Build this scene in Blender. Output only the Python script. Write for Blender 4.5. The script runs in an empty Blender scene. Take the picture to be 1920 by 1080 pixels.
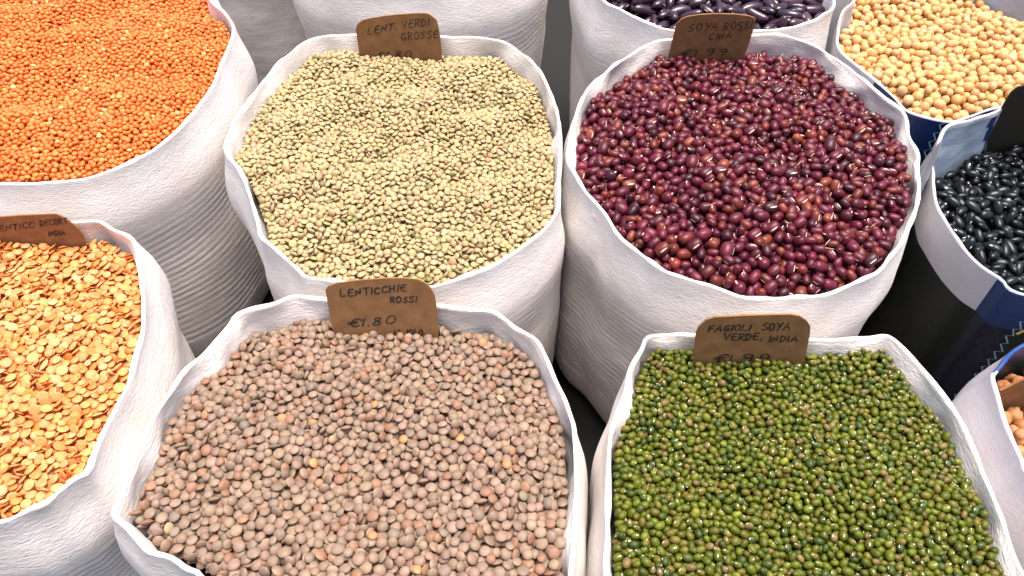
import bpy, math, random
import numpy as np
from mathutils import Matrix, Vector
from mathutils.bvhtree import BVHTree
random.seed(7)
RNG = np.random.default_rng(7)
S = bpy.context.scene
COL = S.collection

# ------------------------------------------------------------------ camera, sky, sun, exposure
cd = bpy.data.cameras.new("camera")
cam = bpy.data.objects.new("camera", cd); COL.objects.link(cam)
cam.location = (0, 0, 0.59)                      # 35 cm above the rims of the sacks
cam.rotation_euler = (math.radians(90 - 49), 0, 0)
cd.sensor_width = 36; cd.lens = 1450 / 1920 * 36
cd.clip_start = .01; cd.clip_end = 100
S.camera = cam
SUN_EL, SUN_AZ = math.radians(82), math.radians(60)   # azimuth measured from +Y towards +X: soft light from high above, a little from the right
w = bpy.data.worlds.new("World"); S.world = w; w.use_nodes = True
nt = w.node_tree; bg = nt.nodes["Background"]
sky = nt.nodes.new("ShaderNodeTexSky"); sky.sky_type = 'NISHITA'; sky.sun_disc = False
sky.sun_elevation = SUN_EL; sky.sun_rotation = SUN_AZ
sky.air_density = 1.0; sky.dust_density = 6; sky.ozone_density = 1.0
nt.links.new(sky.outputs[0], bg.inputs[0]); bg.inputs[1].default_value = .055
ld = bpy.data.lights.new("sun", 'SUN'); ld.energy = 1.5; ld.angle = math.radians(40); ld.color = (1, .892, .83)
sun = bpy.data.objects.new("sun", ld); COL.objects.link(sun)
sd = Vector((math.sin(SUN_AZ) * math.cos(SUN_EL), math.cos(SUN_AZ) * math.cos(SUN_EL), math.sin(SUN_EL)))
sun.rotation_euler = sd.to_track_quat('Z', 'Y').to_euler()
sun.location = (0, .5, 3)
S.view_settings.view_transform = 'Standard'; S.view_settings.look = 'None'
S.view_settings.exposure = 2.12; S.view_settings.gamma = 1
S.cycles.max_bounces = 8; S.cycles.diffuse_bounces = 2

# ------------------------------------------------------------------ measured tables (millimetres, world axes; cards in their own plane)
RIMS = {
 'green': [(-206.4,439.0,240.0),(-206.6,455.5,240.0),(-206.9,470.1,240.0),(-202.9,496.1,240.0),(-195.1,522.9,240.0),(-189.3,545.9,240.0),(-177.4,567.8,240.0),(-169.7,579.1,240.0),(-156.1,585.7,240.0),(-131.4,588.2,240.0),(-96.2,586.5,240.0),(-59.0,584.9,240.0),(-29.9,583.2,240.0),(-9.8,577.5,240.0),(7.4,561.4,240.0),(21.3,537.6,240.0),(28.6,513.5,240.0),(34.5,485.2,240.0),(36.1,456.1,240.0),(35.4,428.9,240.0),(33.6,404.4,240.0),(32.6,380.3,240.0),(28.9,367.5,240.0),(20.9,353.7,240.0),(7.4,338.0,240.0),(-10.8,322.1,240.0),(-28.8,313.3,240.0),(-49.1,305.9,240.0),(-70.3,303.4,240.0),(-89.7,305.1,240.0),(-108.8,308.5,240.0),(-125.4,312.0,240.0),(-131.7,318.1,240.0),(-141.1,327.9,240.0),(-153.7,340.8,240.0),(-161.4,348.4,240.0),(-167.1,363.5,240.0),(-180.1,393.5,240.0),(-192.6,416.2,240.0),(-200.7,426.5,240.0)],
 'azuki': [(37.8,424.2,240.0),(40.3,445.6,240.0),(44.4,466.3,240.0),(51.4,492.0,240.0),(59.7,513.5,240.0),(72.8,533.1,240.0),(88.6,552.1,240.0),(108.8,571.0,240.0),(121.8,579.9,240.0),(134.4,580.7,240.0),(165.0,583.2,240.0),(200.2,584.9,240.0),(215.7,586.5,240.0),(233.3,583.2,240.0),(249.1,571.8,240.0),(259.6,556.7,240.0),(271.0,533.1,240.0),(280.2,513.5,240.0),(286.8,494.0,240.0),(294.6,477.3,240.0),(289.6,454.3,240.0),(289.0,432.4,240.0),(285.5,419.0,240.0),(281.8,407.2,240.0),(276.1,391.9,240.0),(267.4,373.1,240.0),(256.9,356.6,240.0),(247.2,341.7,240.0),(235.8,329.3,240.0),(224.6,316.8,240.0),(203.3,305.9,240.0),(189.4,299.6,240.0),(174.4,297.1,240.0),(151.6,295.5,240.0),(137.8,295.9,240.0),(123.2,303.0,240.0),(106.5,310.7,240.0),(92.3,318.1,240.0),(78.7,334.3,240.0),(67.6,348.4,240.0),(60.1,369.0,240.0),(50.3,386.0,240.0),(45.6,396.7,240.0),(41.5,408.8,240.0),(38.9,416.2,240.0)],
 'brown': [(-192.6,161.3,240.0),(-191.8,170.3,240.0),(-191.8,183.7,240.0),(-190.7,206.4,240.0),(-190.3,212.1,240.0),(-188.5,221.9,240.0),(-185.3,232.3,240.0),(-180.5,245.9,240.0),(-172.1,257.9,240.0),(-164.0,276.2,240.0),(-160.2,284.9,240.0),(-141.9,292.6,240.0),(-129.9,299.2,240.0),(-117.1,297.1,240.0),(-97.9,295.0,240.0),(-69.3,293.4,240.0),(-43.7,291.8,240.0),(-27.9,289.7,240.0),(-13.1,288.9,240.0),(-3.4,282.5,240.0),(5.2,275.0,240.0),(15.1,265.8,240.0),(19.9,255.0,240.0),(23.4,243.8,240.0),(28.6,229.6,240.0),(31.9,216.6,240.0),(33.4,207.7,240.0),(33.2,189.6,240.0),(32.8,173.4,240.0),(30.6,150.9,240.0),(27.8,131.4,240.0),(27.0,118.0,240.0),(8.0,95.0,240.0),(-35.0,83.0,240.0),(-85.0,87.0,240.0),(-122.0,108.0,240.0),(-143.0,131.4,240.0),(-149.3,134.0,240.0),(-158.2,139.5,240.0),(-167.8,142.0,240.0),(-172.8,144.5,240.0),(-183.3,153.8,240.0),(-189.4,157.8,240.0)],
 'mung': [(43.6,151.4,240.0),(45.6,173.1,240.0),(47.5,190.5,240.0),(50.2,206.7,240.0),(55.5,219.9,240.0),(60.4,233.0,240.0),(64.0,245.9,240.0),(71.9,259.8,240.0),(76.9,269.2,240.0),(91.3,270.4,240.0),(104.1,270.0,240.0),(133.7,268.8,240.0),(179.4,268.4,240.0),(201.7,269.6,240.0),(215.5,270.0,240.0),(223.1,255.7,240.0),(227.8,242.7,240.0),(232.2,228.6,240.0),(236.1,215.7,240.0),(236.9,204.2,240.0),(237.2,193.2,240.0),(236.8,180.2,240.0),(236.0,164.2,240.0),(234.1,146.5,240.0),(233.5,135.5,240.0),(234.0,110.0,240.0),(217.0,83.0,240.0),(170.0,70.0,240.0),(110.0,70.0,240.0),(65.0,81.0,240.0),(45.0,105.0,240.0),(41.8,131.4,240.0)],
 'peeled': [(-242.5,155.6,240.0),(-233.9,160.4,240.0),(-223.9,165.6,240.0),(-221.1,169.5,240.0),(-215.4,177.3,240.0),(-209.5,181.4,240.0),(-208.8,184.6,240.0),(-209.3,199.6,240.0),(-208.6,215.3,240.0),(-207.0,238.2,240.0),(-209.2,256.8,240.0),(-211.2,273.8,240.0),(-218.0,296.7,240.0),(-222.7,308.5,240.0),(-230.1,326.1,240.0),(-240.1,346.0,240.0),(-256.8,356.1,240.0),(-268.8,363.0,240.0),(-285.8,362.0,240.0),(-312.2,364.0,240.0),(-333.9,366.0,240.0),(-360.0,372.0,240.0),(-410.0,352.0,240.0),(-450.0,310.0,240.0),(-465.0,250.0,240.0),(-455.0,190.0,240.0),(-420.0,150.0,240.0),(-360.0,135.0,240.0),(-300.0,137.0,240.0)],
 'orange': [(-267.0,645.4,240.0),(-250.0,624.4,240.0),(-238.9,606.8,240.0),(-233.9,591.5,240.0),(-231.8,563.8,240.0),(-231.7,542.1,240.0),(-231.1,512.8,240.0),(-235.4,485.2,240.0),(-241.8,459.3,240.0),(-252.5,437.8,240.0),(-268.8,419.0,240.0),(-288.7,405.0,240.0),(-308.7,400.0,240.0),(-347.7,397.8,240.0),(-420.0,400.0,240.0),(-490.0,415.0,240.0),(-550.0,455.0,240.0),(-590.0,530.0,240.0),(-590.0,610.0,240.0),(-565.0,680.0,240.0),(-510.0,735.0,240.0),(-430.0,755.0,240.0),(-350.0,742.0,240.0),(-295.0,712.0,240.0)],
 'kidney': [(78.1,635.3,244.0),(92.1,620.0,244.0),(111.5,599.9,244.0),(133.5,585.6,244.0),(168.4,581.5,244.0),(203.2,584.8,244.0),(226.0,587.3,244.0),(252.2,597.4,244.0),(266.9,610.3,244.0),(282.0,628.9,244.0),(292.0,690.0,244.0),(284.0,755.0,244.0),(250.0,810.0,244.0),(190.0,835.0,244.0),(120.0,820.0,244.0),(70.0,770.0,244.0),(66.0,700.0,244.0)],
 'soy': [(320.3,682.3,220.0),(303.6,660.1,220.0),(289.1,623.6,220.0),(282.9,596.0,220.0),(292.1,567.5,220.0),(301.9,544.4,220.0),(308.2,525.8,220.0),(313.6,505.9,220.0),(341.2,492.9,220.0),(360.1,499.7,220.0),(384.7,510.8,220.0),(440.0,525.0,220.0),(485.0,560.0,220.0),(505.0,630.0,220.0),(495.0,700.0,220.0),(455.0,748.0,220.0),(390.0,762.0,220.0),(335.0,750.0,220.0),(313.0,710.0,220.0)],
 'black': [(309.4,441.2,220.0),(291.9,422.8,252.0),(307.3,446.6,252.0),(327.0,454.6,252.0),(355.1,470.9,248.0),(376.2,487.6,245.0),(450.0,512.0,220.0),(500.0,472.0,220.0),(515.0,410.0,220.0),(500.0,345.0,220.0),(455.0,312.0,220.0),(390.0,305.0,220.0),(322.1,315.9,220.0),(312.6,329.3,220.0),(304.3,340.5,220.0),(298.7,359.3,220.0),(296.5,385.3,220.0),(296.3,398.2,220.0),(301.7,420.6,220.0)],
 'chickpea': [(261.1,240.6,240.0),(266.6,246.3,240.0),(284.3,260.9,240.0),(315.0,271.0,240.0),(360.0,272.0,240.0),(410.0,258.0,240.0),(435.0,220.0,240.0),(430.0,170.0,240.0),(400.0,135.0,240.0),(340.0,122.0,240.0),(295.0,130.0,240.0),(266.0,150.0,240.0),(255.1,181.7,240.0),(255.6,189.6,240.0),(256.0,203.3,240.0),(256.6,213.7,240.0),(259.0,227.9,240.0)],
 'plain': [(-223.0,797.0,240.0),(-218.1,848.9,240.0),(-203.6,882.1,240.0),(-179.7,905.7,240.0),(-146.3,920.2,240.0),(-94.0,925.0,240.0),(-41.7,920.2,240.0),(-8.3,905.7,240.0),(15.6,882.1,240.0),(30.1,848.9,240.0),(35.0,797.0,240.0),(30.1,745.1,240.0),(15.6,711.9,240.0),(-8.3,688.3,240.0),(-41.7,673.8,240.0),(-94.0,669.0,240.0),(-146.3,673.8,240.0),(-179.7,688.3,240.0),(-203.6,711.9,240.0),(-218.1,745.1,240.0)],
 'plain2': [(-427.0,915.0,240.0),(-422.8,960.4,240.0),(-410.2,989.4,240.0),(-389.4,1010.2,240.0),(-360.4,1022.8,240.0),(-315.0,1027.0,240.0),(-269.6,1022.8,240.0),(-240.6,1010.2,240.0),(-219.8,989.4,240.0),(-207.2,960.4,240.0),(-203.0,915.0,240.0),(-207.2,869.6,240.0),(-219.8,840.6,240.0),(-240.6,819.8,240.0),(-269.6,807.2,240.0),(-315.0,803.0,240.0),(-360.4,807.2,240.0),(-389.4,819.8,240.0),(-410.2,840.6,240.0),(-422.8,869.6,240.0)],
}

CARDS = {
 'brown': {'base':[-75.6,281.1,224.0],'lean':14,'yaw':0,'outline':[(-31.1,32.6),(-29.2,35.2),(-23.4,37.5),(-12.3,39.3),(4.7,40.8),(15.3,40.8),(22.2,40.0),(26.2,37.5),(29.1,34.1),(31.2,28.9),(31.9,19.8),(31.9,1.6),(31.9,-15.3),(-30.1,-14.0),(-30.8,2.4)],'lines':[('LENTICCHIE',[-23.1,28.14],[38.34,4.13],[0.57,4.5]),('ROSSI',[5.03,23.97],[15.44,0.38],[0.68,3.98]),('€1.80',[-21.24,5.63],[28.07,3.58],[1.33,5.55]),('AL KILO',[4.38,-0.81],[17.81,0.0],[0.81,4.84])]},
 'mung': {'base':[134.5,257.5,233.0],'lean':3,'yaw':0,'outline':[(-31.9,1.0),(-33.9,21.6),(-33.2,27.5),(-30.1,32.7),(-25.9,34.9),(-8.8,36.2),(14.0,37.0),(18.9,35.7),(24.0,31.7),(27.2,27.1),(28.9,19.1),(31.5,1.0),(35.0,-19.8),(-29.6,-19.8)],'lines':[('FAGIOLI',[-27.83,23.33],[23.01,1.11],[0.23,4.85]),('SOYA',[1.33,24.22],[14.81,1.11],[-0.39,5.7]),('VERDE,',[-17.64,15.91],[20.8,0.46],[-0.37,5.42]),('INDIA',[7.41,14.54],[15.52,0.46],[-0.55,4.99]),('€1.99',[-19.83,-3.87],[31.22,0.49],[0.0,7.21])]},
 'green': {'base':[-94.4,574.1,225.5],'lean':4,'yaw':0,'outline':[(-33.7,25.5),(-31.8,29.6),(-27.0,33.1),(-19.4,34.9),(-8.8,36.7),(3.9,38.0),(16.0,38.9),(24.7,38.9),(27.8,38.0),(32.9,33.5),(34.2,28.0),(35.1,17.8),(35.3,3.4),(36.0,-13.4),(-33.8,-17.0),(-33.8,-2.5)],'lines':[('LENT.',[-24.73,20.36],[23.82,4.89],[1.65,6.05]),('VERDI',[3.99,26.17],[22.45,2.31],[1.26,6.43]),('GROSSE',[2.49,15.65],[31.11,2.6],[0.97,6.58]),('€1.80',[-20.92,-1.96],[30.81,1.96],[2.25,7.32])]},
 'azuki': {'base':[161.4,568.5,223.0],'lean':-6,'yaw':0,'outline':[(-31.7,2.2),(-30.8,17.8),(-30.0,39.4),(-26.7,43.9),(-22.1,46.3),(-12.3,48.0),(0.2,48.8),(15.4,48.3),(26.1,46.8),(30.6,45.1),(32.3,43.4),(32.7,36.9),(32.7,20.5),(31.8,-1.7),(32.3,-16.9),(-32.3,-16.9)],'lines':[('SOYA',[-19.48,32.35],[23.32,1.52],[-0.12,7.05]),('ROSSI',[8.99,33.87],[22.12,0.76],[-0.39,7.03]),('CINA',[-0.99,24.12],[17.34,2.07],[-0.23,5.67]),('€1.99',[-20.65,7.66],[37.81,1.62],[0.46,6.99]),('KILO',[9.44,-2.22],[20.86,1.11],[-0.32,6.07])]},
 'peeled': {'base':[-313.7,352.9,234.5],'lean':2,'yaw':0,'outline':[(-9.0,17.0),(6.4,18.4),(27.2,19.5),(29.5,18.1),(32.7,13.9),(36.0,7.9),(36.7,2.1),(36.2,-3.3),(31.4,-22.4),(-50.7,-23.4),(-38.0,6.5),(-30.8,13.9)],'lines':[('LENTICC',[-20.1,3.99],[29.06,4.4],[1.94,4.63]),('DECORT',[13.11,9.31],[18.3,2.29],[1.53,4.56]),('INDIA',[14.44,0.71],[11.17,1.18],[1.85,4.21])]},
 'black': {'base':[400.0,481.3,212.0],'lean':-8,'yaw':6,'outline':[(-36.8,57.7),(-40.4,57.0),(-42.8,52.2),(-42.2,45.0),(-38.9,15.1),(-24.6,-14.4),(46.8,-21.4),(-0.2,47.7),(-15.0,55.0)],'lines':[]},
 'chickpea': {'base':[287.0,237.5,222.0],'lean':0,'yaw':10,'outline':[(-18.2,6.0),(-21.1,11.0),(-21.6,13.8),(-16.3,18.1),(-11.3,23.4),(6.3,28.5),(53.8,-45.5),(3.0,-30.7)],'lines':[]},
}
MARKS = {
 'black_zigzag': [[324.6,315.2,101.1],[328.8,314.1,101.9],[325.7,314.9,110.6],[330.9,313.6,110.2],[327.8,314.3,118.2],[331.6,313.4,120.2],[327.7,314.3,128.2],[331.5,313.4,130.0],[327.8,314.3,137.7],[331.8,313.4,139.3],[328.5,314.1,146.5],[332.5,313.2,148.0],[328.7,314.1,155.4],[332.8,313.1,156.8],[328.7,314.1,164.3],[333.3,313.0,165.6],[329.0,314.0,172.6],[332.5,313.2,174.6],[328.2,314.2,181.7],[332.2,313.2,182.8],[329.5,313.9,189.1],[333.5,312.9,190.0],[329.9,313.8,197.0],[333.6,312.9,197.9],[330.2,313.7,204.7],[334.7,312.7,204.8]],
 'soy_zigzag': [[338.3,493.5,219.6],[334.9,494.4,216.9],[338.4,493.5,210.9],[334.0,494.7,208.5],[337.3,493.7,202.7],[333.8,494.8,199.7],[337.4,493.7,193.7],[333.8,494.8,190.7],[337.4,493.7,184.5]],
 'black_stripe': [[333.2,313.0,184.8],[335.5,312.5,188.9],[338.7,311.8,193.7]],
}

# ------------------------------------------------------------------ helpers
def tag(o, label=None, cat=None, group=None, kind=None):
    if label: o["label"] = label
    if cat: o["category"] = cat
    if group: o["group"] = group
    if kind: o["kind"] = kind
    return o

def mesh_obj(name, verts, faces, mat, parent=None, smooth=True, col=None, mats=None, mat_idx=None):
    """One mesh object from vertex and polygon arrays; col = one colour per face or per vertex."""
    me = bpy.data.meshes.new(name)
    me.from_pydata([tuple(v) for v in verts], [], [tuple(f) for f in faces])
    for m in (mats or [mat]): me.materials.append(m)
    me.polygons.foreach_set("use_smooth", [smooth] * len(me.polygons))
    if mat_idx is not None: me.polygons.foreach_set("material_index", mat_idx)
    if col is not None:
        a = me.color_attributes.new("Col", 'FLOAT_COLOR', 'CORNER')
        li = np.empty(len(me.polygons), int); me.polygons.foreach_get("loop_total", li)
        c = np.repeat(np.asarray(col, float), li, axis=0)
        a.data.foreach_set("color", np.c_[c, np.ones(len(c))].astype(np.float32).ravel())
    me.update()
    o = bpy.data.objects.new(name, me); COL.objects.link(o)
    if parent: o.parent = parent
    return o

def tri_obj(name, V, T, mat, col=None, mark=None):
    """Fast path for large triangle soups (numpy arrays); col / mark per vertex."""
    me = bpy.data.meshes.new(name)
    me.vertices.add(len(V)); me.vertices.foreach_set("co", V.astype(np.float32).ravel())
    me.loops.add(T.size); me.loops.foreach_set("vertex_index", T.astype(np.int32).ravel())
    me.polygons.add(len(T))
    me.polygons.foreach_set("loop_start", np.arange(0, T.size, 3, dtype=np.int32))
    me.polygons.foreach_set("use_smooth", np.ones(len(T), bool))
    me.materials.append(mat)
    if col is not None:
        a = me.color_attributes.new("Col", 'FLOAT_COLOR', 'POINT')
        a.data.foreach_set("color", np.c_[col, np.ones(len(col))].astype(np.float32).ravel())
    if mark is not None:
        a = me.attributes.new("mark", 'FLOAT', 'POINT'); a.data.foreach_set("value", mark.astype(np.float32))
    me.update(); me.validate()
    o = bpy.data.objects.new(name, me); COL.objects.link(o)
    return o

class Noise:
    """Cheap vectorised smooth noise: a sum of random plane waves."""
    def __init__(s, seed, n=28, spread=.7):
        r = np.random.default_rng(seed)
        k = r.normal(size=(n, 3)); k /= np.linalg.norm(k, axis=1)[:, None]
        s.k = k * r.uniform(1 - spread, 1 + spread, n)[:, None] * 2 * np.pi
        s.p = r.uniform(0, 2 * np.pi, n); s.n = n
    def __call__(s, P, scale):
        q = np.asarray(P) / scale
        out = np.zeros(q.shape[:-1])
        for k, p in zip(s.k, s.p): out += np.sin(q @ k + p)
        return out * (1.6 / math.sqrt(s.n))

def nodes(name):
    m = bpy.data.materials.new(name); m.use_nodes = True
    n = m.node_tree
    return m, n, n.nodes["Principled BSDF"], n.links.new

def mixc(n, blend='MIX', fac=None):
    x = n.nodes.new("ShaderNodeMix"); x.data_type = 'RGBA'; x.blend_type = blend
    if fac is not None: x.inputs[0].default_value = fac
    return x   # inputs 6 (A), 7 (B), output 2

# ------------------------------------------------------------------ materials
def paper_material(name, base, rough=.75, crepe=.36, use_col=False, translucent=.0):
    """Crinkled sack paper: fine crepe grain and soft dents, faint scuffs."""
    m, n, b, L = nodes(name)
    tc = n.nodes.new("ShaderNodeTexCoord")
    mp = n.nodes.new("ShaderNodeMapping"); mp.inputs["Scale"].default_value = (1, 1, 2.6)
    L(tc.outputs["Object"], mp.inputs[0])
    n1 = n.nodes.new("ShaderNodeTexNoise"); n1.inputs["Scale"].default_value = 330; n1.inputs["Detail"].default_value = 3
    n2 = n.nodes.new("ShaderNodeTexNoise"); n2.inputs["Scale"].default_value = 75; n2.inputs["Detail"].default_value = 4
    n3 = n.nodes.new("ShaderNodeTexNoise"); n3.inputs["Scale"].default_value = 28; n3.inputs["Detail"].default_value = 5
    L(mp.outputs[0], n1.inputs[0]); L(mp.outputs[0], n2.inputs[0]); L(tc.outputs["Object"], n3.inputs[0])
    b1 = n.nodes.new("ShaderNodeBump"); b1.inputs["Strength"].default_value = crepe; b1.inputs["Distance"].default_value = .0016
    b2 = n.nodes.new("ShaderNodeBump"); b2.inputs["Strength"].default_value = crepe * .8; b2.inputs["Distance"].default_value = .0014
    L(n1.outputs["Fac"], b1.inputs["Height"]); L(n2.outputs["Fac"], b2.inputs["Height"])
    L(b1.outputs[0], b2.inputs["Normal"]); L(b2.outputs[0], b.inputs["Normal"])
    ramp = n.nodes.new("ShaderNodeValToRGB")
    ramp.color_ramp.elements[0].position = .3; ramp.color_ramp.elements[0].color = (.86, .84, .80, 1)
    ramp.color_ramp.elements[1].position = .62; ramp.color_ramp.elements[1].color = (1, 1, 1, 1)
    L(n3.outputs["Fac"], ramp.inputs[0])
    mx = mixc(n, 'MULTIPLY', .8); L(ramp.outputs[0], mx.inputs[7])
    if use_col:
        at = n.nodes.new("ShaderNodeVertexColor"); at.layer_name = "Col"; L(at.outputs[0], mx.inputs[6])
    else:
        mx.inputs[6].default_value = (*base, 1)
    L(mx.outputs[2], b.inputs["Base Color"])
    b.inputs["Roughness"].default_value = rough
    if translucent:
        out = n.nodes["Material Output"]
        tr = n.nodes.new("ShaderNodeBsdfTranslucent"); L(mx.outputs[2], tr.inputs[0])
        ms = n.nodes.new("ShaderNodeMixShader"); ms.inputs[0].default_value = translucent
        L(b.outputs[0], ms.inputs[1]); L(tr.outputs[0], ms.inputs[2]); L(ms.outputs[0], out.inputs[0])
    return m

M_PAPER = paper_material("white crepe paper", (.765, .722, .69))
M_PRINT = paper_material("printed woven plastic", (1, 1, 1), rough=.38, crepe=.18, use_col=True)

def card_material():
    m, n, b, L = nodes("brown cardboard")
    tc = n.nodes.new("ShaderNodeTexCoord")
    a = n.nodes.new("ShaderNodeTexNoise"); a.inputs["Scale"].default_value = 1400; a.inputs["Detail"].default_value = 4
    c = n.nodes.new("ShaderNodeTexNoise"); c.inputs["Scale"].default_value = 110; c.inputs["Detail"].default_value = 5
    L(tc.outputs["Object"], a.inputs[0]); L(tc.outputs["Object"], c.inputs[0])
    r = n.nodes.new("ShaderNodeValToRGB")
    r.color_ramp.elements[0].position = .3; r.color_ramp.elements[0].color = (.185, .086, .030, 1)
    r.color_ramp.elements[1].position = .7; r.color_ramp.elements[1].color = (.275, .135, .053, 1)
    L(c.outputs["Fac"], r.inputs[0])
    mx = mixc(n, 'OVERLAY', .35); L(r.outputs[0], mx.inputs[6]); L(a.outputs["Fac"], mx.inputs[7])
    L(mx.outputs[2], b.inputs["Base Color"]); b.inputs["Roughness"].default_value = .85
    bp = n.nodes.new("ShaderNodeBump"); bp.inputs["Strength"].default_value = .25; bp.inputs["Distance"].default_value = .0004
    L(a.outputs["Fac"], bp.inputs["Height"]); L(bp.outputs[0], b.inputs["Normal"])
    return m
M_CARD = card_material()

def plain(name, col, rough=.6, noise=0):
    m, n, b, L = nodes(name)
    b.inputs["Base Color"].default_value = (*col, 1); b.inputs["Roughness"].default_value = rough
    if noise:
        t = n.nodes.new("ShaderNodeTexNoise"); t.inputs["Scale"].default_value = noise; t.inputs["Detail"].default_value = 6
        mx = mixc(n, 'MULTIPLY', .6); mx.inputs[6].default_value = (*col, 1); L(t.outputs["Fac"], mx.inputs[7]); L(mx.outputs[2], b.inputs["Base Color"])
    return m
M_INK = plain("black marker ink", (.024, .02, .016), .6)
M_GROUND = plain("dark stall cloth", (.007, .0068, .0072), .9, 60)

def grain_material(name, rough, spec, per_object, bump, speck, mark_col, sss=0):
    """Seed skin. Colour comes with each seed (object colour or vertex colour); mottling, wrinkles and the pale seam are added here."""
    m, n, b, L = nodes(name)
    if per_object:
        oi = n.nodes.new("ShaderNodeObjectInfo"); src = oi.outputs["Color"]
    else:
        vc = n.nodes.new("ShaderNodeVertexColor"); vc.layer_name = "Col"; src = vc.outputs[0]
    geo = n.nodes.new("ShaderNodeNewGeometry")
    t = n.nodes.new("ShaderNodeTexNoise"); t.inputs["Scale"].default_value = speck; t.inputs["Detail"].default_value = 3
    L(geo.outputs["Position"], t.inputs[0])
    r = n.nodes.new("ShaderNodeValToRGB")
    r.color_ramp.elements[0].position = .32; r.color_ramp.elements[0].color = (.76, .72, .69, 1)
    r.color_ramp.elements[1].position = .62; r.color_ramp.elements[1].color = (1.08, 1.06, 1.04, 1)
    L(t.outputs["Fac"], r.inputs[0])
    mx = mixc(n, 'MULTIPLY', .7); L(src, mx.inputs[6]); L(r.outputs[0], mx.inputs[7])
    mk = n.nodes.new("ShaderNodeAttribute"); mk.attribute_name = "mark"
    m2 = mixc(n); L(mk.outputs["Fac"], m2.inputs[0]); L(mx.outputs[2], m2.inputs[6]); m2.inputs[7].default_value = (*mark_col, 1)
    L(m2.outputs[2], b.inputs["Base Color"])
    if sss:
        b.inputs['Subsurface Weight'].default_value = sss; b.inputs['Subsurface Radius'].default_value = (.0022, .0011, .0004); b.inputs['Subsurface Scale'].default_value = 1
    b.inputs["Roughness"].default_value = rough; b.inputs["Specular IOR Level"].default_value = spec
    if bump:
        bp = n.nodes.new("ShaderNodeBump"); bp.inputs["Strength"].default_value = bump; bp.inputs["Distance"].default_value = .0006
        L(t.outputs["Fac"], bp.inputs["Height"]); L(bp.outputs[0], b.inputs["Normal"])
    return m

# ------------------------------------------------------------------ sacks
def crm(P, n):
    """Closed Catmull-Rom through the measured rim points, resampled evenly to n points."""
    P = np.asarray(P, float); N = len(P); o = []
    for i in range(N):
        a, b, c, d = P[i - 1], P[i], P[(i + 1) % N], P[(i + 2) % N]
        for t in np.linspace(0, 1, 12, endpoint=False):
            o.append(.5 * ((2 * b) + (c - a) * t + (2 * a - 5 * b + 4 * c - d) * t * t + (3 * b - a - 3 * c + d) * t ** 3))
    o = np.array(o); q = np.vstack([o, o[:1]])
    s = np.r_[0, np.cumsum(np.linalg.norm(np.diff(q[:, :2], axis=0), axis=1))]
    u = np.linspace(0, s[-1], n, endpoint=False)
    return np.stack([np.interp(u, s, q[:, k]) for k in range(3)], 1)

def poly_sd(P, poly):
    """Signed distance (positive inside) of 2-D points to a closed polygon."""
    d = np.full(len(P), 1e9); inside = np.zeros(len(P), bool)
    for i in range(len(poly)):
        a, b = poly[i - 1], poly[i]; e = b - a
        w_ = P - a; t = np.clip((w_ @ e) / max(e @ e, 1e-12), 0, 1)
        d = np.minimum(d, np.hypot(*(w_ - t[:, None] * e).T))
        c = (a[1] > P[:, 1]) != (b[1] > P[:, 1])
        if c.any():
            x = a[0] + (P[:, 1] - a[1]) * e[0] / (e[1] if abs(e[1]) > 1e-12 else 1e-12)
            inside ^= c & (P[:, 0] < x)
    return np.where(inside, d, -d)

RIM = {k: np.array(v) / 1000 for k, v in RIMS.items()}
NCOL = 190
CREST = {k: crm(v, NCOL) for k, v in RIM.items()}
THICK = .0025
def ccw(p):
    x, y = p[:, 0], p[:, 1]
    return p if (x * np.roll(y, -1) - y * np.roll(x, -1)).sum() > 0 else p[::-1]
CREST = {k: ccw(v) for k, v in CREST.items()}

def normals2(p):
    t = np.roll(p, -2, 0) - np.roll(p, 2, 0); t = t[:, :2]
    nrm = np.stack([t[:, 1], -t[:, 0]], 1); nrm /= np.linalg.norm(nrm, axis=1)[:, None] + 1e-12
    for _ in range(2): nrm = (np.roll(nrm, 1, 0) + nrm * 2 + np.roll(nrm, -1, 0)) / 4
    return nrm / np.linalg.norm(nrm, axis=1)[:, None]

def lowpass(p, h):
    f = np.fft.fft(p, axis=0); k = np.abs(np.fft.fftfreq(len(p)) * len(p)); f[k > h] = 0
    return np.fft.ifft(f, axis=0).real

sstep = lambda x: np.clip(x, 0, 1) ** 2 * (3 - 2 * np.clip(x, 0, 1))
SACK_BVH = []

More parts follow.
